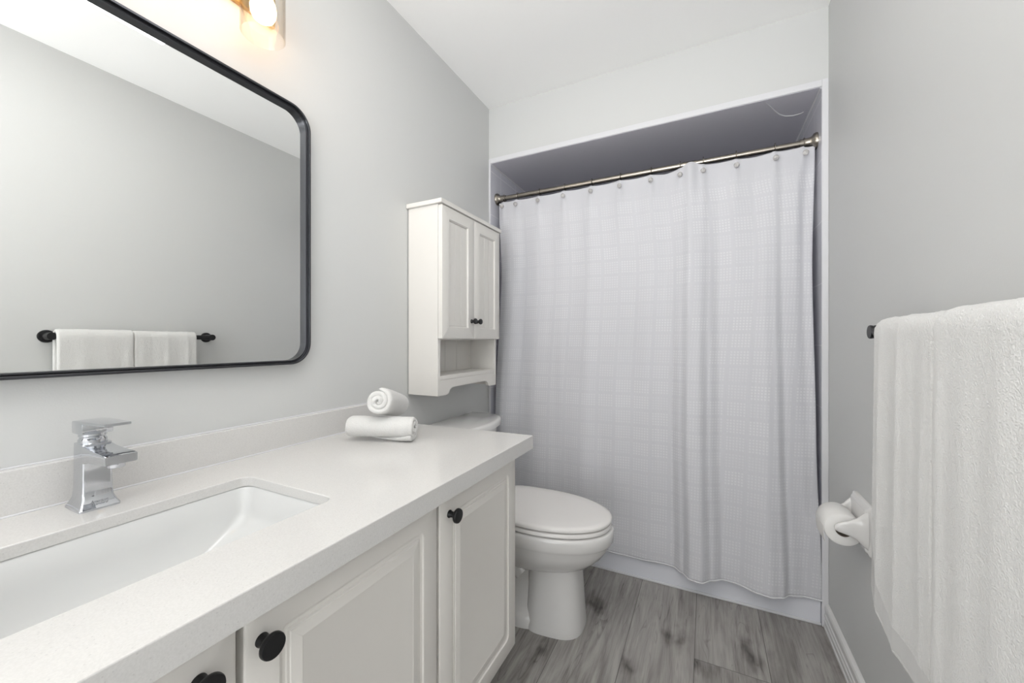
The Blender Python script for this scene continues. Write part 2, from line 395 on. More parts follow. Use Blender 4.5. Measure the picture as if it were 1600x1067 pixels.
# ------------------------------------------------------------------ shower rod
RY, RZ, RR = 2.0, 1.949, .0135
rod = thing('shower_curtain_rod', 'brushed nickel shower rod spanning the alcove opening from side to side', 'curtain rod', (-.34, RY, RZ))
build('tube', MB().lathe([(RR, 0), (RR, 1.0)], (AXL + .05, RY, RZ), (1, 0, 0), 24)
      .lathe([(RR + .0015, 0), (RR + .0015, .012)], (-.10, RY, RZ), (1, 0, 0), 24)
      .lathe([(RR - .0012, 0), (RR - .0012, .52)], (-.1, RY, RZ), (1, 0, 0), 24), M_NICK, rod, smooth=True)
fl = [(.034, 0), (.034, .006), (.031, .012), (.022, .018), (.0185, .026), (.0185, .044), (.0165, .046), (.0165, .058)]
build('flange', MB().lathe(fl, (AXL + .0003, RY, RZ), (1, 0, 0), 32), M_NICK, rod, smooth=True)
build('flange', MB().lathe(fl, (AXR - .0003, RY, RZ), (-1, 0, 0), 32), M_NICK, rod, smooth=True)

# ------------------------------------------------------------------ shower curtain
GX = [-1.043, -.958, -.823, -.678, -.530, -.385, -.238, -.109, -.012, .119, .263, .365]
GZ = [1.892, 1.892, 1.890, 1.893, 1.892, 1.895, 1.895, 1.899, 1.900, 1.897, 1.899, 1.899]
GY = 1.986
HEM = [(-1.08, 1.915), (-1.02, 1.885), (-.93, 1.905), (-.80, 1.885), (-.66, 1.905), (-.55, 1.888), (-.447, 1.908), (-.336, 1.917), (-.25, 1.906), (-.189, 1.914), (-.138, 1.913), (-.10, 1.882),
       (-.063, 1.842), (-.024, 1.834), (.016, 1.868), (.061, 1.894), (.112, 1.892), (.184, 1.866), (.225, 1.858), (.265, 1.868), (.299, 1.900), (.352, 1.914), (.392, 1.918), (.408, 1.922)]
MID = [(-1.08, .0), (-1.0, -.010), (-.92, .004), (-.84, -.006), (-.76, .004), (-.68, -.008), (-.6, .004), (-.53, -.010), (-.46, .002), (-.385, -.012), (-.31, .006), (-.238, -.006), (-.17, .006),
       (-.115, -.004), (-.065, -.022), (-.015, -.006), (.05, .006), (.119, -.008), (.19, .006), (.24, -.012), (.29, -.008), (.34, -.014), (.375, .008), (.40, .004)]
def curt_top(x):            # top edge height: scallops between the rings
    for i in range(11):
        if GX[i] <= x <= GX[i + 1]:
            t = (x - GX[i]) / (GX[i + 1] - GX[i]); zt = lerp(GZ[i], GZ[i + 1], t) + .030
            if i == 7: return zt + .014 * math.sin(math.pi * t) ** 1.3
            if i in (6, 9): return zt - .005 * math.sin(math.pi * t)
            return zt - .003 * math.sin(math.pi * t)
    return (GZ[0] if x < GX[0] else GZ[-1]) + .026
def curt_pt(a, t):          # a 0..1 across, t 0 top .. 1 bottom
    xl = interp([(0, -1.07), (.25, -1.05), (.6, -1.066), (1, -1.068)], t); xr = interp([(0, .399), (.3, .389), (.65, .394), (1, .409)], t)
    xa = lerp(-1.07, .404, a); x = lerp(xl, xr, a)
    zb = .099 + .003 * math.sin(xa * 23) - .016 * max(0, 1 - abs(xa - .409) / .02) * 0
    z = lerp(curt_top(xa), zb, t)
    ybase = interp([(0, GY), (.08, GY - .004), (.85, 1.915), (1, 1.908)], t)
    top = interp(MID, xa); bot = interp(HEM, xa) - 1.905
    near = math.exp(-((t) / .05) ** 2)
    w = t ** .8
    y = ybase + lerp(top * (1 - .75 * near), bot, w) 
    # pull marks fanning below each ring
    g = 0
    for gx in GX: g += math.exp(-((xa - gx) / (.010 + .10 * t)) ** 2)
    y += -.007 * g * math.exp(-(t / .10) ** 2) + .0035 * noise.noise((xa * 7, z * 1.6, 3)) * min(1, t * 6) + .0022 * noise.noise((xa * 22, z * 2.5, 8)) * min(1, t * 8)
    if t < .1: y += -.020 * math.exp(-((xa + .062) / .028) ** 2) * (1 - t / .1) + .01 * math.exp(-((xa + .17) / .03) ** 2) * (1 - t / .1)
    zlim = min(y, YB - .004) if z < .42 else y
    return (x, zlim, z)
cm = MB(); NA, NT = 300, 170; cm.uv = []
rows = []
for j in range(NT + 1):
    t = (j / NT) ** 1.15
    arc = 0; prevp = None
    for i in range(NA + 1):
        p = curt_pt(i / NA, t)
        if prevp: arc += math.hypot(p[0] - prevp[0], p[1] - prevp[1])
        prevp = p; cm.v.append(p); cm.uv.append((arc, p[2]))
for j in range(NT):
    for i in range(NA):
        a = j * (NA + 1) + i; cm.f.append((a, a + 1, a + NA + 2, a + NA + 1))
curtain = build('shower_curtain', cm, M_CURT, None, (-.33, 1.93, .1), True, 180)
tag(curtain, 'white waffle weave fabric shower curtain hung across the tub alcove', 'shower curtain')
sol = curtain.modifiers.new('thickness', 'SOLIDIFY'); sol.thickness = .0016; sol.offset = 0
hp = [curt_pt(i / 300, 1) for i in range(301)]
hm = MB(); hm.tube([(p[0], p[1], p[2] + .001) for p in hp], [.0030 + .0012 * (i % 2) for i in range(301)], 6)
build('hem', hm, M_HEM, curtain, smooth=True)

# rings
ordn = ['first', 'second', 'third', 'fourth', 'fifth', 'sixth', 'seventh', 'eighth', 'ninth', 'tenth', 'eleventh', 'last']
def ring_parts():
    h = []
    for k in range(29):                         # wire loop round the rod, closing through the eyelet
        a = math.pi * 2 * k / 28
        yy = .0185 * math.sin(a); zz = .0185 * math.cos(a)
        h.append((0, yy, zz))
    lo = []
    for k in range(15):
        s = k / 14; lo.append((0, lerp(-.0, -.018, s) , lerp(-.0185, -.050, s)))
    return h, lo
t0 = None
for i in range(12):
    lab = f'nickel curtain ring with clear bead, {ordn[i]} from the left end of the shower rod' if i < 11 else 'nickel curtain ring with clear bead, nearest the right end of the shower rod'
    x = GX[i]
    if t0 is None:
        t0 = r = thing('curtain_ring', lab, 'curtain ring', (x, RY, RZ), 'curtain rings along the shower rod')
        h, lo = ring_parts()
        mb = MB().tube([(x + p[0], RY + p[1], RZ + p[2]) for p in h[:-1]], .0016, 8, closed=True)
        mb.tube([(x + p[0], RY + p[1], RZ + p[2]) for p in lo], .0014, 8)
        parts = [build('wire_loop', mb, M_NICK, r, smooth=True)]
        bd = MB().lathe([(.0005, -.011), (.005, -.0103), (.0092, -.007), (.0112, -.001), (.0112, .001), (.0092, .007), (.005, .0103), (.0005, .011)], (x, GY - .020, RZ - .055), (0, -1, 0), 20)
        bd.lathe([(.0026, 0), (.0026, .0035)], (x, GY - .0300, RZ - .055), (0, -1, 0), 12)
        parts.append(build('bead', bd, M_BEAD, r, smooth=True))
    else:
        r = t0.copy(); COL.objects.link(r); r.location = (x, RY, RZ + (GZ[i] - 1.894) * .5); r['label'] = lab
        for p in parts:
            c = p.copy(); COL.objects.link(c); c.parent = r

# ------------------------------------------------------------------ vanity
VX, VY0, VY1 = -.535, -.512, 1.100
van = thing('vanity_cabinet', 'long cream vanity cabinet with raised panel doors and black knobs under the countertop', 'cabinet', (-.82, .3, 0))
build('carcass', MB().box(XL + .002, VX - .036, VY0 + .018, VY1 - .018, .165, .183).box(XL + .002, XL + .012, VY0 + .018, VY1 - .018, .183, .776)
      .bbox(XL + .002, VX - .0205, VY0, VY0 + .018, .165, .776, .001).bbox(XL + .002, VX - .0205, VY1 - .018, VY1, .165, .776, .001)
      .box(VX - .035, VX - .0205, VY0 + .018, VY1 - .018, .165, .22).box(VX - .035, VX - .0205, VY0 + .018, VY1 - .018, .735, .776).box(VX - .035, VX - .0205, .27, .32, .22, .735).box(VX - .035, VX - .0205, .69, .73, .22, .735).box(VX - .035, VX - .0205, -.13, -.095, .22, .735), M_VAN, van)
build('toe_kick', MB().box(XL + .002, VX - .085, VY0 + .01, VY1 - .01, 0, .165), M_VAN, van)
def panel_door(y0, y1, z0, z1, xf, th, prof, mat, parent, r0=.014, inset_edge=.003):
    """door slab facing +X with a moulded panel: prof is (inset, depth) steps inwards"""
    n = 5; rings = []
    def loop(ins, dx, r):
        r = max(r, .0006)
        return [(xf + dx, p[0], p[1]) for p in rr(y0 + ins, y1 - ins, z0 + ins, z1 - ins, r, n)]
    rings.append(loop(0, -th, .001)); rings.append(loop(0, -inset_edge, .001)); rings.append(loop(inset_edge * .35, -inset_edge * .35, .002)); rings.append(loop(inset_edge, 0, .003))
    for ins, dx in prof: rings.append(loop(ins, dx, max(.001, r0 - (ins - prof[0][0]) * .9)))
    return build('door', MB().loft(rings), mat, parent, smooth=True, angle=28)
VP = [(.046, 0), (.048, -.0035), (.0535, -.0055), (.057, -.0045), (.0585, -.0025), (.0625, -.0025), (.064, -.001), (.080, .0012), (.0815, .0005)]
def knob(parent, x, y, z, r=.0165, out=.027, mat=M_BLACK):
    pr = [(.009, 0), (.009, .002), (.0068, .005), (.0065, out - .011), (.0085, out - .009), (r * .93, out - .0075), (r, out - .006), (r, out - .002), (r * .95, out), (r * .3, out + .0006), (.0005, out + .0006)]
    return build('knob', MB().lathe(pr, (x, y, z), (1, 0, 0), 32), mat, parent, smooth=True)
DZ0, DZ1 = .176, .768
for (a, b, ky) in ((-.510, -.115, -.158), (-.111, .289, .247), (.2985, .703, .320), (.712, 1.100, .748)):
    d = panel_door(a, b, DZ0, DZ1, VX, .019, VP, M_VAN, van)
    knob(d, VX + .0002, ky, .722)

# ------------------------------------------------------------------ countertop
CZ, CX = .818, -.504
ct = thing('countertop', 'white speckled quartz countertop with a sink cutout on the vanity', 'countertop', (-.8, .3, .776))
HX0, HX1, HY0, HY1 = -.932, -.648, .065, .526
def slab():
    bm = bmesh.new()
    ye = lambda x: 1.167 - (CX - x) * .057
    outer = [(XL + .001, -.57), (CX, -.57), (CX, ye(CX)), (XL + .001, ye(XL))]
    inner = rr(HX0, HX1, HY0, HY1, .022, 8)
    for loop in (outer, inner):
        vs = [bm.verts.new((p[0], p[1], CZ)) for p in loop]
        for i in range(len(vs)): bm.edges.new((vs[i], vs[(i + 1) % len(vs)]))
    bmesh.ops.triangle_fill(bm, edges=bm.edges[:], use_beauty=True)
    r = bmesh.ops.extrude_face_region(bm, geom=bm.faces[:])
    for g in r['geom']:
        if isinstance(g, bmesh.types.BMVert): g.co.z = CZ - .020
    bmesh.ops.dissolve_limit(bm, angle_limit=R_(1), verts=bm.verts[:], edges=bm.edges[:])
    bmesh.ops.recalc_face_normals(bm, faces=bm.faces[:])
    es = [e for e in bm.edges if len(e.link_faces) == 2 and e.calc_face_angle(0) > R_(60) and all(v.co.z > CZ - .001 for v in e.verts)]
    bmesh.ops.bevel(bm, geom=es, offset=.0018, segments=2, profile=.5, affect='EDGES')
    m = MB().bm(bm)
    y1 = ye(CX)
    m.box(CX - .02, CX, -.57, y1, .776, CZ - .020)
    m.prism([(XL + .001, ye(XL)), (XL + .001, ye(XL) - .02), (CX - .02, y1 - .0212), (CX - .02, y1 - .0012)], 'z', .776, CZ - .020)
    return m
build('slab', slab(), M_QUARTZ, ct)
build('backsplash', MB().bbox(XL + .0008, XL + .020, -.57, 1.130, CZ, .898, .0015), M_QUARTZ, ct)
build('caulk_bead', MB().tube([(XL + .003, -.57, .899), (XL + .002, 1.130, .8985)], .0022, 8).tube([(XL + .021, -.57, CZ + .001), (XL + .021, 1.13, CZ + .001)], .0022, 8), M_TRIM, ct, smooth=True)

# ------------------------------------------------------------------ sink
sk = thing('undermount_sink', 'white rectangular undermount sink set below the countertop cutout', 'sink', (-.79, .2955, .64))
zt = CZ - .0205
lv = [(-.022, -.022, zt - .012, .03), (-.022, -.022, zt, .03), (-.003, -.003, zt, .024), (0, 0, zt - .004, .024), (.004, .004, .745, .026), (.007, .016, .727, .030), (.014, .052, .703, .032),
      (.026, .085, .683, .034), (.05, .12, .668, .036), (.08, .155, .660, .04), (.118, .205, .656, .02)]
rings = []
for ix, iy, z, r in lv: rings.append([(p[0], p[1], z) for p in rr(HX0 + ix, HX1 - ix, HY0 + iy, HY1 - iy, min(r, (HX1 - HX0) / 2 - ix - .001), 8)])
build('basin', MB().loft(rings, (False, True)), M_SINK, sk, smooth=True, angle=50)
build('drain', MB().lathe([(.024, 0), (.024, .003), (.021, .0045), (.018, .003), (.0005, .003)], (-.79, .2955, .6555), (0, 0, 1), 32), M_CHROME, sk, smooth=True)

# ------------------------------------------------------------------ faucet
FY = .3035
fc = thing('faucet', 'chrome single lever faucet with flat spout standing behind the sink', 'faucet', (-1.02, FY, CZ))
def sec(x0, x1, hw, z, r): return [(p[0], p[1], z) for p in rr(x0, x1, FY - hw, FY + hw, r, 5)]
body = [(-1.058, -.988, .0275, .8182, .004), (-1.058, -.988, .0275, .8215, .004), (-1.052, -.9935, .0245, .829, .004), (-1.048, -.9975, .0215, .8375, .004), (-1.046, -.9995, .0205, .850, .004),
        (-1.045, -1.0005, .020, .880, .004), (-1.045, -1.0005, .020, .905, .004), (-1.045, -1.0005, .020, .936, .006)]
bm_ = MB().loft([sec(*b) for b in body])
build('body', bm_, M_CHROME, fc, smooth=True, angle=35)
sp = []                 # spout: flat tapering box from the body forward
for x, zt_, zb_, hw in ((-1.010, .9345, .900, .0198), (-.998, .9335, .903, .0199), (-.985, .9315, .9055, .02), (-.965, .930, .908, .0203), (-.93, .929, .910, .0208), (-.905, .928, .912, .0212), (-.9035, .9272, .9128, .0208)):
    sp.append([(x, p[0], p[1]) for p in rr(FY - hw, FY + hw, zb_, zt_, .002, 4)])
build('spout', MB().loft(sp), M_CHROME, fc, smooth=True, angle=35)
build('aerator', MB().lathe([(.0115, 0), (.0115, .008), (.010, .009)], (-.924, FY, .912), (0, 0, -1), 24), M_CHROME, fc, smooth=True)
build('neck', MB().lathe([(.0195, .936), (.0195, .942), (.0175, .945), (.0175, .947), (.019, .949), (.019, .955)], (-1.024, FY, 0), (0, 0, 1), 32), M_CHROME, fc, smooth=True, angle=30)
hd = MB().bbox(-1.047, -1.0, FY - .021, FY + .021, .9535, .976, .002)
lev = []
for x, z, th, hw in ((-1.046, .9762, .006, .0205), (-1.01, .9785, .007, .0205), (-.97, .9795, .006, .0195), (-.93, .9802, .0048, .018), (-.918, .9804, .0044, .0175)):
    lev.append([(x, p[0], p[1]) for p in rr(FY - hw, FY + hw, z - th, z, .0015, 3)])
hd.loft(lev)
build('lever_handle', hd, M_CHROME, fc, smooth=True, angle=35)
def lettering(txt, size, loc, rot, mat, parent, name):
    cu = bpy.data.curves.new('tmp', 'FONT'); cu.body = txt; cu.size = size; cu.align_x = 'CENTER'; cu.align_y = 'CENTER'; cu.extrude = .0002; cu.shear = .3; cu.space_line = .8
    o = bpy.data.objects.new('tmp', cu); COL.objects.link(o)
    dg = bpy.context.evaluated_depsgraph_get(); me = bpy.data.meshes.new_from_object(o.evaluated_get(dg))
    Mx = Matrix.Translation(Vector(loc) - Vector(ORG[parent.name])) @ rot; me.transform(Mx); me.name = name; me.materials.clear(); me.materials.append(mat)
    bpy.data.objects.remove(o); bpy.data.curves.remove(cu)
    p = bpy.data.objects.new(name, me); COL.objects.link(p); p.parent = parent; return p
rot = Matrix(((0, -.54, .84, 0), (1, 0, 0, 0), (0, .84, .54, 0), (0, 0, 0, 1)))
lettering('American\nStandard', .0060, (-.9926, FY, .8305), rot, M_ETCH, fc, 'lettering')

# ------------------------------------------------------------------ mirror
MY0, MY1, MZ0, MZ1 = -.201, .789, 1.0565, 1.815
mr = thing('wall_mirror', 'large wall mirror with rounded corners in a deep black metal frame above the sink', 'mirror', (XL, .294, MZ0))
GXm = -1.0955
def mloop(x, ins, r): return [(x, p[0], p[1]) for p in rr(MY0 + ins, MY1 - ins, MZ0 + ins, MZ1 - ins, max(r - ins, .005), 14)]
RC = .062
fr = [(XL + .0004, .0, RC), (-1.0745, 0, RC), (-1.074, .0006, RC), (-1.074, .0048, RC), (-1.0745, .0054, RC), (-1.0825, .0056, RC), (-1.0835, .0066, RC), (-1.0825, .0072, RC), (-1.082, .0078, RC), (-1.082, .0108, RC), (-1.0828, .0114, RC), (GXm - .003, .0116, RC)]
build('frame', MB().loft([mloop(*q) for q in fr], (False, False)), M_FRAME, mr, smooth=True, angle=30)
build('glass', MB().loft([mloop(GXm - .004, .011, RC), mloop(GXm, .011, RC)]), M_MIRROR, mr)

# ------------------------------------------------------------------ vanity light
vl = thing('vanity_light', 'brass wall light bar with clear glass cylinder shades and lit bulbs above the mirror', 'wall light', (XL, .295, 2.03))
build('backplate', MB().bbox(XL + .0004, XL + .016, -.105, .690, 2.006, 2.11, .003), M_BRASS, vl, smooth=True)
LX, LZ = -1.02, 1.9066
for y in (-.024, .295, .614):
    build('arm', MB().tube([(XL + .012, y, 2.085), (-1.06, y, 2.105), (-1.035, y, 2.13), (LX, y, 2.125)], .007, 12), M_BRASS, vl, smooth=True)
    build('socket', MB().lathe([(.032, 2.092), (.032, 2.098), (.024, 2.102), (.024, 2.125), (.012, 2.135)], (LX, y, 0), (0, 0, 1), 28)
          .lathe([(.0155, 2.035), (.0155, 2.092)], (LX, y, 0), (0, 0, 1), 24), M_BRASS, vl, smooth=True)
    ro, ri = .0500, .0474
    build('glass_shade', MB().lathe([(.020, 2.0925), (ro - .006, 2.0925), (ro, 2.087), (ro, LZ + .001), (ro - .001, LZ), (ri + .0008, LZ), (ri, LZ + .001), (ri, 2.085), (ri - .004, 2.0897), (.020, 2.0897)], (LX, y, 0), (0, 0, 1), 56, (False, False)), M_GLASS, vl, smooth=True)
    bp = [(r_ * .95, 1.1227 + (z_ - 1.1227) * 1.046) for r_, z_ in [(.013, 1.997), (.015, 1.985), (.022, 1.970), (.029, 1.955), (.0315, 1.940), (.030, 1.927), (.0245, 1.916), (.015, 1.9095), (.006, 1.9075), (.0005, 1.907)]]
    build('bulb', MB().lathe(bp, (LX, y, 0), (0, 0, 1), 28), M_BULB, vl, smooth=True)

# ------------------------------------------------------------------ wall cabinet
KY0, KY1, KX, KZ0, KZ1 = 1.252, 1.730, -.951, .905, 1.668
kc = thing('wall_cabinet', 'cream wall cabinet with two beadboard doors and an open shelf above the toilet tank', 'cabinet', (XL, 1.49, KZ0))
st = .016
for y in (KY0, KY1 - st): build('side_panel', MB().bbox(XL + .004, KX, y, y + st, KZ0, KZ1, .001), M_CAB, kc)
build('top_board', MB().bbox(XL + .001, -.925, KY0 - .011, KY1 + .011, KZ1 + .0005, KZ1 + .0175, .0015), M_CAB, kc)
bk = MB()
for a, b in ((KY0 + st, 1.3065), (1.308, 1.40), (1.4015, 1.492), (1.4935, 1.585), (1.5865, KY1 - st)): bk.box(XL + .003, XL + .012, a, b, KZ0 + .045, KZ1)
build('back_panel', bk, M_CAB, kc)
build('shelf', MB().bbox(XL + .012, KX - .001, KY0 + st, KY1 - st, .968, .984, .001), M_CAB, kc)
build('shelf', MB().bbox(XL + .012, KX - .003, KY0 + st, KY1 - st, 1.130, 1.145, .001), M_CAB, kc)
aw = [(KY0 + st, KZ0), (1.315, KZ0)]
for k in range(7):
    a = R_(90 * k / 6); aw.append((1.315 + .016 * math.sin(a) * 1.0, KZ0 + .014 * (1 - math.cos(a))))
for k in range(1, 7):
    a = R_(90 * k / 6); aw.append((1.331 + .020 * (1 - math.cos(a)) + .012 * k / 6, KZ0 + .014 + .014 * math.sin(a)))
half = aw[2:]; aw += [(KY0 + KY1 - p[0], p[1]) for p in reversed(half)] + [(KY1 - 1.315 + KY0, KZ0), (KY1 - st, KZ0), (KY1 - st, .9675), (KY0 + st, .9675)]
build('apron', MB().prism(aw, 'x', KX - .014, KX - .0005), M_CAB, kc)
build('hanging_rail', MB().box(XL + .003, XL + .016, KY0 + st, KY1 - st, KZ0 + .02, KZ0 + .045), M_CAB, kc)
KP = [(.047, 0), (.049, -.004), (.051, -.0045), (.0515, -.0085)]
for y0, y1, ky in ((1.2535, 1.4895, 1.468), (1.4915, 1.7285, 1.512)):
    d = panel_door(y0, y1, 1.1345, KZ1 - .003, -.9305, .0195, KP, M_CAB, kc, r0=.001, inset_edge=.0015)
    # beadboard grooves: raised strips on the recessed field
    bb = MB(); n = 3; fy0, fy1 = y0 + .052, y1 - .052; w = (fy1 - fy0) / n
    for k in range(n): bb.bbox(-.9389, -.9372, fy0 + k * w + .0016, fy0 + (k + 1) * w - .0016, 1.1345 + .053, KZ1 - .056, .0007, 1)
    build('beadboard_panel', bb, M_CAB, d)
    knob(d, -.9303, ky, 1.212, .0125, .024)

# ------------------------------------------------------------------ toilet
TY = 1.50
tl = thing('toilet', 'white two piece toilet with closed lid between the vanity and the shower curtain', 'toilet', (-.62, TY, 0))
def egg(xb, xf, hw, z, n=48, sq=2.3, wpos=.45):
    """closed outline, blunt at the back (xb), pointed at the front (xf), widest at wpos of the length"""
    xm = lerp(xb, xf, wpos); pts = []
    for j in range(n):
        a = 2 * math.pi * j / n; c, s = math.cos(a), math.sin(a)
        L_ = (xf - xm) if c > 0 else (xm - xb); e = 2.0 if c > 0 else sq + .9
        px = math.copysign(abs(c) ** (2 / e), c) * L_; py = math.copysign(abs(s) ** (2 / (2.15 if c > 0 else e)), s) * hw
        pts.append((xm + px, TY + py, z))
    return pts
bowl = [(-.82, -.470, .098, .222), (-.85, -.440, .115, .236), (-.86, -.400, .140, .258), (-.87, -.362, .163, .292), (-.875, -.338, .176, .325), (-.88, -.328, .1805, .346), (-.88, -.3245, .1825, .351), (-.88, -.318, .1855, .359), (-.88, -.316, .1860, .390), (-.88, -.318, .1850, .399), (-.88, -.324, .181, .4035)]
bw = MB().loft([egg(a, b, c, z) for a, b, c, z in bowl])
# front pedestal column and flared plinth behind it
def ped(xb, xf, hwb, hwf, z, r=.05):
    pts = []
    n = 40
    for j in range(n):
        a = 2 * math.pi * j / n; c, s = math.cos(a), math.sin(a)
        e = 3.2
        px = math.copysign(abs(c) ** (2 / e), c); py = math.copysign(abs(s) ** (2 / e), s)
        x = lerp(xb, xf, (px + 1) / 2); hw = lerp(hwb, hwf, (px + 1) / 2)
        pts.append((x, TY + py * hw, z))
    return pts
bw.loft([ped(-.655, -.428, .126, .098, 0), ped(-.655, -.428, .126, .098, .012), ped(-.65, -.433, .118, .094, .06), ped(-.645, -.440, .112, .091, .16), ped(-.645, -.446, .112, .092, .225), ped(-.68, -.45, .118, .098, .25)])
bw.loft([ped(-1.00, -.55, .115, .122, 0), ped(-1.00, -.55, .115, .122, .035), ped(-.995, -.56, .098, .11, .058), ped(-.99, -.57, .072, .082, .075), ped(-.985, -.57, .068, .080, .20), ped(-1.0, -.57, .09, .10, .27), ped(-1.04, -.60, .12, .14, .33), ped(-1.05, -.62, .15, .16, .385)])
trap = [(-.66, TY - .075, .20), (-.70, TY - .078, .235), (-.76, TY - .08, .235), (-.80, TY - .08, .19), (-.82, TY - .08, .13), (-.86, TY - .078, .09), (-.92, TY - .075, .075)]
for sgn in (-1, 1): bw.tube([(p[0], TY + sgn * (TY - p[1]) * -1 * -1, p[2]) for p in trap], .036, 16)
build('bowl', bw, M_PORC, tl, smooth=True, angle=60)
def seatring(z0, z1, g):
    return MB().loft([egg(-.84 + g + .006, -.327 - g - .006, .181 - g - .006, z0), egg(-.84 + g, -.327 - g, .181 - g, z0 + .002), egg(-.84 + g, -.327 - g, .181 - g, z1 - .003), egg(-.84 + g + .003, -.327 - g - .003, .181 - g - .003, z1)])
for bx_, by_ in ((-.42, -.10), (-.42, .10), (-.70, -.14), (-.70, .14)): build('bumper', MB().lathe([(.008, .4035), (.008, .4095)], (bx_, TY + by_, 0), (0, 0, 1), 12).lathe([(.008, .4235), (.008, .4305)], (bx_, TY + by_, 0), (0, 0, 1), 12), M_SEAT, tl)
build('seat', seatring(.4090, .4240, -.001), M_SEAT, tl, smooth=True, angle=50)
lid = [(-.845, -.330, .180, .4300), (-.85, -.3245, .1828, .4312), (-.85, -.323, .183, .439), (-.848, -.327, .181, .4445), (-.835, -.345, .169, .4480), (-.80, -.40, .13, .4505), (-.7, -.50, .05, .4517)]
build('seat_lid', MB().loft([egg(a, b, c, z, sq=3.0) for a, b, c, z in lid]), M_SEAT, tl, smooth=True, angle=60)
for y in (TY - .075, TY + .075): build('hinge', MB().bbox(-.885, -.842, y - .022, y + .022, .406, .446, .008, 3), M_SEAT, tl, smooth=True)
def tankring(dep, hw, z, bow):
    pts = []; n = 20; xb = XL + .012
    for k in range(n + 1):
        s = -1 + 2 * k / n; y = TY + s * hw
        x = xb + dep + bow * (1 - abs(s) ** 2.2) - .05 * max(0, (abs(s) - .88) / .12) ** 2
        pts.append((x, y, z))
    return [(xb, TY - hw, z)] + pts + [(xb, TY + hw, z)]
build('tank', MB().loft([tankring(.12, .19, .386, .05), tankring(.135, .205, .41, .055), tankring(.145, .222, .60, .06), tankring(.15, .228, .722, .06)]), M_PORC, tl, smooth=True, angle=50)
build('tank_lid', MB().loft([tankring(.155, .236, .7225, .068), tankring(.162, .243, .727, .07), tankring(.163, .245, .745, .07), tankring(.158, .241, .754, .069), tankring(.150, .235, .7565, .066)]), M_PORC, tl, smooth=True, angle=50)
build('flush_lever', MB().lathe([(.012, 0), (.012, .012), (.009, .016)], (XL + .195, TY - .16, .665), (1, 0, 0), 20).tube([(XL + .209, TY - .16, .665), (XL + .214, TY - .12, .662), (XL + .214, TY - .085, .655)], .006, 10), M_CHROME, tl, smooth=True)
for y in (TY - .118, TY + .118): build('bolt_cap', MB().lathe([(.013, 0), (.013, .008), (.009, .016), (.0005, .019)], (-.80, y - (y - TY) * .12, .036), (0, 0, 1), 16), M_PORC, tl, smooth=True)

# ------------------------------------------------------------------ towel bar
BXm, BZ = .370, 1.146
tb = thing('towel_bar', 'black round towel bar on the right wall with towels over it', 'towel bar', (XR, .94, BZ))
build('bar', MB().lathe([(.0122, 0), (.0125, .001), (.0125, .617)], (BXm, .630, BZ), (0, 1, 0), 24), M_BLACK, tb, smooth=True)
for y in (.630, 1.247):
    build('post', MB().lathe([(.0165, 0), (.0165, .062), (.0158, .0632), (.0157, .0660), (.0165, .0672), (.0165, .0712), (.0155, .0725)], (XR - .0002, y, BZ), (-1, 0, 0), 28), M_BLACK, tb, smooth=True)
    build('flange', MB().lathe([(.028, 0), (.028, .005), (.026, .0075), (.0165, .0085)], (XR - .0003, y, BZ), (-1, 0, 0), 32), M_BLACK, tb, smooth=True)

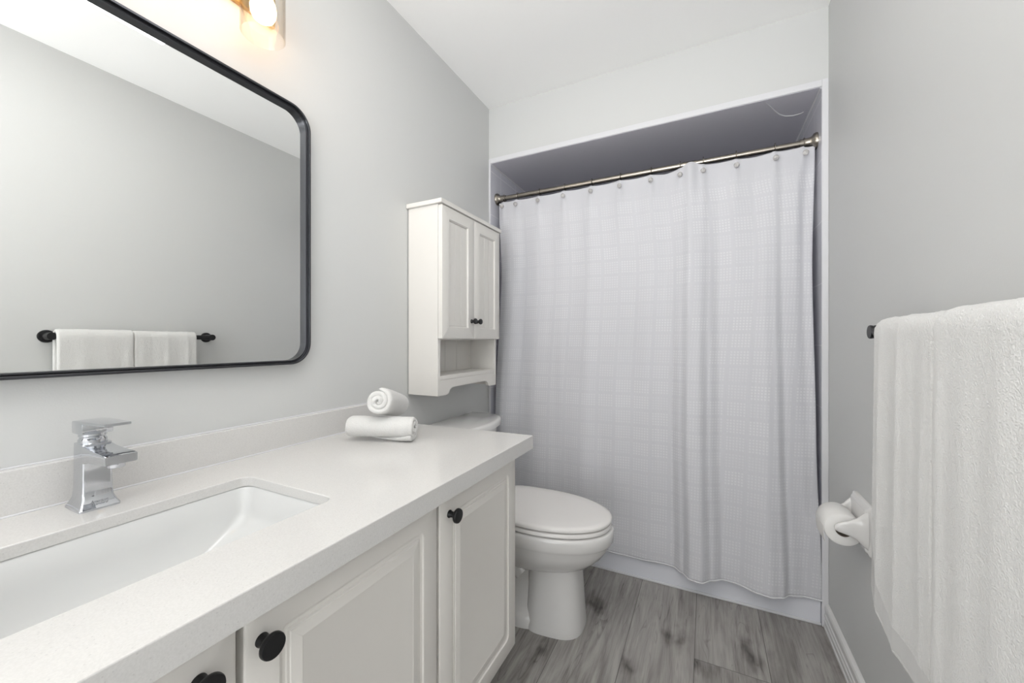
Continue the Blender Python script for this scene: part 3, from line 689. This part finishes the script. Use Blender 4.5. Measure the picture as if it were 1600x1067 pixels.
def towel(name, y0, y1, th, grow, hem_f, zb_, seed, label, folds):
    R0 = .0125 + th / 2 + .0012; mb = MB(); mb.uv = []
    ys = []; ny = 90
    for i in range(ny + 1):
        a = i / ny; ys.append(a)
    ys = sorted(set(ys + [.001, .003, .007, .013, .02, .03, .97, .98, .987, .993, .997, .999]))
    nv = 130
    def mid(y, s01):
        zf = hem_f(y); Lf = BZ - zf; La = math.pi * R0; Lb = BZ - zb_; T = Lf + La + Lb; s = s01 * T
        if s < Lf: return (BXm - R0, zf + s, 1, (Lf - s), s, T - s)
        if s < Lf + La:
            a = (s - Lf) / R0; return (BXm - R0 * math.cos(a), BZ + R0 * math.sin(a), 1 - a / math.pi * 2, 0, s, T - s)
        return (BXm + R0, BZ - (s - Lf - La), -1, 0, s, T - s)
    vs = [i / nv for i in range(nv + 1)]; vs = sorted(set(vs + [.001, .003, .006, .010, .99, .994, .997, .999]))
    layers = []
    for side in (1, -1):
        for v in vs:
            for a in ys:
                y = lerp(y0, y1, a); x, z, nx, drop, ds, de = mid(y, v)
                dy = min(a, 1 - a) * (y1 - y0); d = min(dy, ds, de); q = min(d / (th * .5), 1)
                h = th / 2 * math.sqrt(max(0, 1 - (1 - q) ** 2))
                x2, z2, *_ = mid(y, min(1, v + .002)); x1, z1, *_ = mid(y, max(0, v - .002)); tx, tz = x2 - x1, z2 - z1; l = math.hypot(tx, tz) or 1
                n_x, n_z = -tz / l, tx / l
                out = 0
                if nx > 0:
                    k = min(1, drop / .12) ** 1.2
                    for fy, fw, fa in folds: out += fa * math.exp(-((y - fy - .01 * drop) / fw) ** 2) * (.35 + .65 * k)
                    out += .0022 * noise.noise((y * 14, z * 3, seed)) * (.3 + .7 * k) + .004 * k * (drop / .6) * (1 + noise.noise((y * 5, 0, seed)))
                out += .0007 * noise.noise((y * 160, z * 160, seed + 5 + x * 90))
                hh = h * side + out
                slope = (hem_f(y + .002) - hem_f(y - .002)) / .004
                yb = y + (.0025 * noise.noise((z * 9, seed, 1)) + .004 * grow * max(0, (drop - .0) / .6)) * (1 if a > .5 else -.3) * (abs(a - .5) * 2) ** 3
                mb.v.append((x + n_x * hh, yb, z + n_z * hh)); mb.uv.append((y, ds / math.sqrt(1 + slope * slope)))
    na, nvv = len(ys), len(vs); off = na * nvv
    for j in range(nvv - 1):
        for i in range(na - 1):
            a = j * na + i; mb.f.append((a, a + na, a + na + 1, a + 1)); b = a + off; mb.f.append((b, b + 1, b + na + 1, b + na))
    # close the edges
    for j in range(nvv - 1):
        for i in (0, na - 1):
            a = j * na + i; mb.f.append((a, a + na, a + na + off, a + off))
    for i in range(na - 1):
        for j in (0, nvv - 1):
            a = j * na + i; mb.f.append((a, a + 1, a + 1 + off, a + off))
    o = build(name, mb, M_TERRYB, None, (BXm, (y0 + y1) / 2, BZ), True, 180)
    return tag(o, label, 'towel', 'white towels over the towel bar')
def hemfar(y):
    if y < 1.03: return .497
    t = min(1, (y - 1.03) / .135); return .497 + .105 * (1 - math.sqrt(max(0, 1 - t ** 2.2)))
def hemnear(y): return .47
towel('bath_towel', .897, 1.163, .0165, 0, hemfar, .53, 2.0, 'white terry bath towel at the far end of the bar, nearest the toilet paper holder', [(1.12, .012, .003), (1.075, .02, -.002), (1.03, .014, .0035), (.97, .018, -.002), (.93, .012, .002)])
towel('bath_towel', .640, .896, .0195, 0, hemnear, .50, 9.0, 'white terry bath towel nearest the viewer, cut off by the right edge', [(.87, .016, .003), (.80, .03, .002), (.72, .03, .003)])

# ------------------------------------------------------------------ toilet paper holder and roll
PY, PZ, PXc = 1.535, .572, .368
ph = thing('toilet_paper_holder', 'white ceramic toilet paper holder with two arms on the right wall below the towel bar', 'paper holder', (XR, PY, PZ))
def pl(x, ins, r): return [(x, p[0], p[1]) for p in rr(PY - .079 + ins, PY + .079 - ins, PZ - .072 + ins, PZ + .074 - ins, r, 6)]
build('back_plate', MB().loft([pl(XR - .0003, 0, .008), pl(XR - .006, 0, .008), pl(XR - .010, .003, .007), pl(XR - .0125, .009, .006), pl(XR - .0165, .012, .006), pl(XR - .018, .016, .006)]), M_PORC, ph, smooth=True, angle=50)
for sgn in (-1, 1):
    y = PY + sgn * .062; rings = []
    for x, zc, hz, hy, dy in ((XR - .012, PZ + .002, .056, .013, -.004), (XR - .022, PZ + .002, .046, .011, -.002), (XR - .036, PZ + .001, .031, .009, 0), (XR - .052, PZ, .022, .0085, 0), (XR - .068, PZ - .001, .0165, .0085, 0), (XR - .078, PZ - .002, .013, .008, 0), (XR - .085, PZ - .003, .008, .006, 0), (XR - .087, PZ - .003, .003, .003, 0)):
        rings.append([(x, y - sgn * dy + hy * math.copysign(abs(math.cos(a)) ** .75, math.cos(a)), zc + hz * math.copysign(abs(math.sin(a)) ** .85, math.sin(a))) for a in [2 * math.pi * k / 24 for k in range(24)]])
    build('arm', MB().loft(rings), M_PORC, ph, smooth=True, angle=70)
build('roller', MB().lathe([(.008, 0), (.008, .112)], (PXc, PY - .056, PZ - .002), (0, 1, 0), 16), M_PORC, ph, smooth=True)
tp = thing('toilet_paper_roll', 'white toilet paper roll held between the arms of the ceramic holder', 'toilet paper', (PXc, PY, PZ - .012))
PR, pc = .0475, (PXc, PY - .050, PZ - .0125)
build('paper', MB().lathe([(.0205, 0), (PR - .002, 0), (PR, .002), (PR, .098), (PR - .002, .1), (.0205, .1)], pc, (0, 1, 0), 48, (False, False)), M_PAPER, tp, smooth=True, angle=50)
build('core', MB().lathe([(.0205, .0003), (.0205, .0997), (.0193, .0997), (.0193, .0003), (.0205, .0003)], pc, (0, 1, 0), 40, (False, False)), M_CORE, tp, smooth=True, angle=50)
tail = MB()
tr = []
for k in range(7): tr.append((PXc - PR - .0005 + .004 * (k / 6) ** 2, PZ - .0125 - .045 * k / 6))
tail.loft([[(p[0] - .0004, PY - .047, p[1]), (p[0] - .0004, PY + .047, p[1]), (p[0] + .0004, PY + .047, p[1]), (p[0] + .0004, PY - .047, p[1])] for p in tr])
build('loose_sheet', tail, M_PAPER, tp)

# ------------------------------------------------------------------ rolled towels on the counter
def rolled(center, axis, r, ln, turns, flap, seed, label, r_core=.006):
    ax = Vector(axis).normalized(); u = ax.cross(Vector((0, 0, 1))).normalized(); w = u.cross(ax) * 1.0
    c = Vector(center); mb = MB(); th = (r - r_core) / turns * .99
    nu = 40; per = 40; n = int(turns * per)
    def P(i, side, t):        # t -1..1 along the axis
        end = flap[0] + flap[1] * t           # radians trimmed from the outer end, slanting along the roll
        ang = (i / n) * (turns * 2 * math.pi - end); f = ang / (turns * 2 * math.pi)
        rad = lerp(r_core, r - th / 2, f)
        edge = 1 - abs(t); e = math.sqrt(max(0, 1 - (1 - min(1, edge * ln / 2 / (th * .55))) ** 2))
        ie = min(1, (n - i) / 5); 
        hh = th / 2 * (.15 + .85 * e) * (.12 + .88 * math.sqrt(max(0, 1 - (1 - ie) ** 2)))
        rad += hh * side
        a = ang + flap[2]
        bul = 1 + .035 * math.cos(t * 1.5) + .02 * noise.noise((math.cos(a) * 2, math.sin(a) * 2, t * 2 + seed))
        axl = t * ln / 2 * (1 + .05 * (1 - f) * (1 if abs(t) > .5 else abs(t) * 2)) + .004 * noise.noise((a * .8, seed, t))
        q = c + ax * axl + (u * math.cos(a) + w * math.sin(a)) * rad * bul
        q.z = max(q.z, FLAT(seed, q))
        return q
    ts = [-1 + 2 * k / nu for k in range(nu + 1)]; ts = sorted(set(ts + [-.995, -.985, -.97, .97, .985, .995]))
    for side in (1, -1):
        for i in range(n + 1):
            for t in ts: mb.v.append(tuple(P(i, side, t)))
    m = len(ts); off = m * (n + 1)
    for i in range(n):
        for j in range(m - 1):
            a = i * m + j; mb.f.append((a, a + 1, a + m + 1, a + m)); b = a + off; mb.f.append((b, b + m, b + m + 1, b + 1))
        for j in (0, m - 1):
            a = i * m + j; mb.f.append((a, a + m, a + m + off, a + off))
    for j in range(m - 1):
        for i in (0, n):
            a = i * m + j; mb.f.append((a, a + 1, a + 1 + off, a + off))
    o = build('rolled_towel', mb, M_TERRY, None, center, True, 180)
    return tag(o, label, 'towel', 'rolled white towels on the countertop')
def FLAT(seed, q): return CZ + .0005 if seed < 5 else -1
rolled((-.893, .896, .859), (.93, .37, 0), .041, .204, 2.6, (1.2, -1.0, 2.2), 1.0, 'rolled white towel lying on the countertop under the other roll', .003)
rolled((-.923, .955, .9230), (-.445, .872, -.21), .0455, .205, 2.6, (.6, .3, 4.4), 7.0, 'rolled white towel resting crosswise on top of the lower roll', .003)
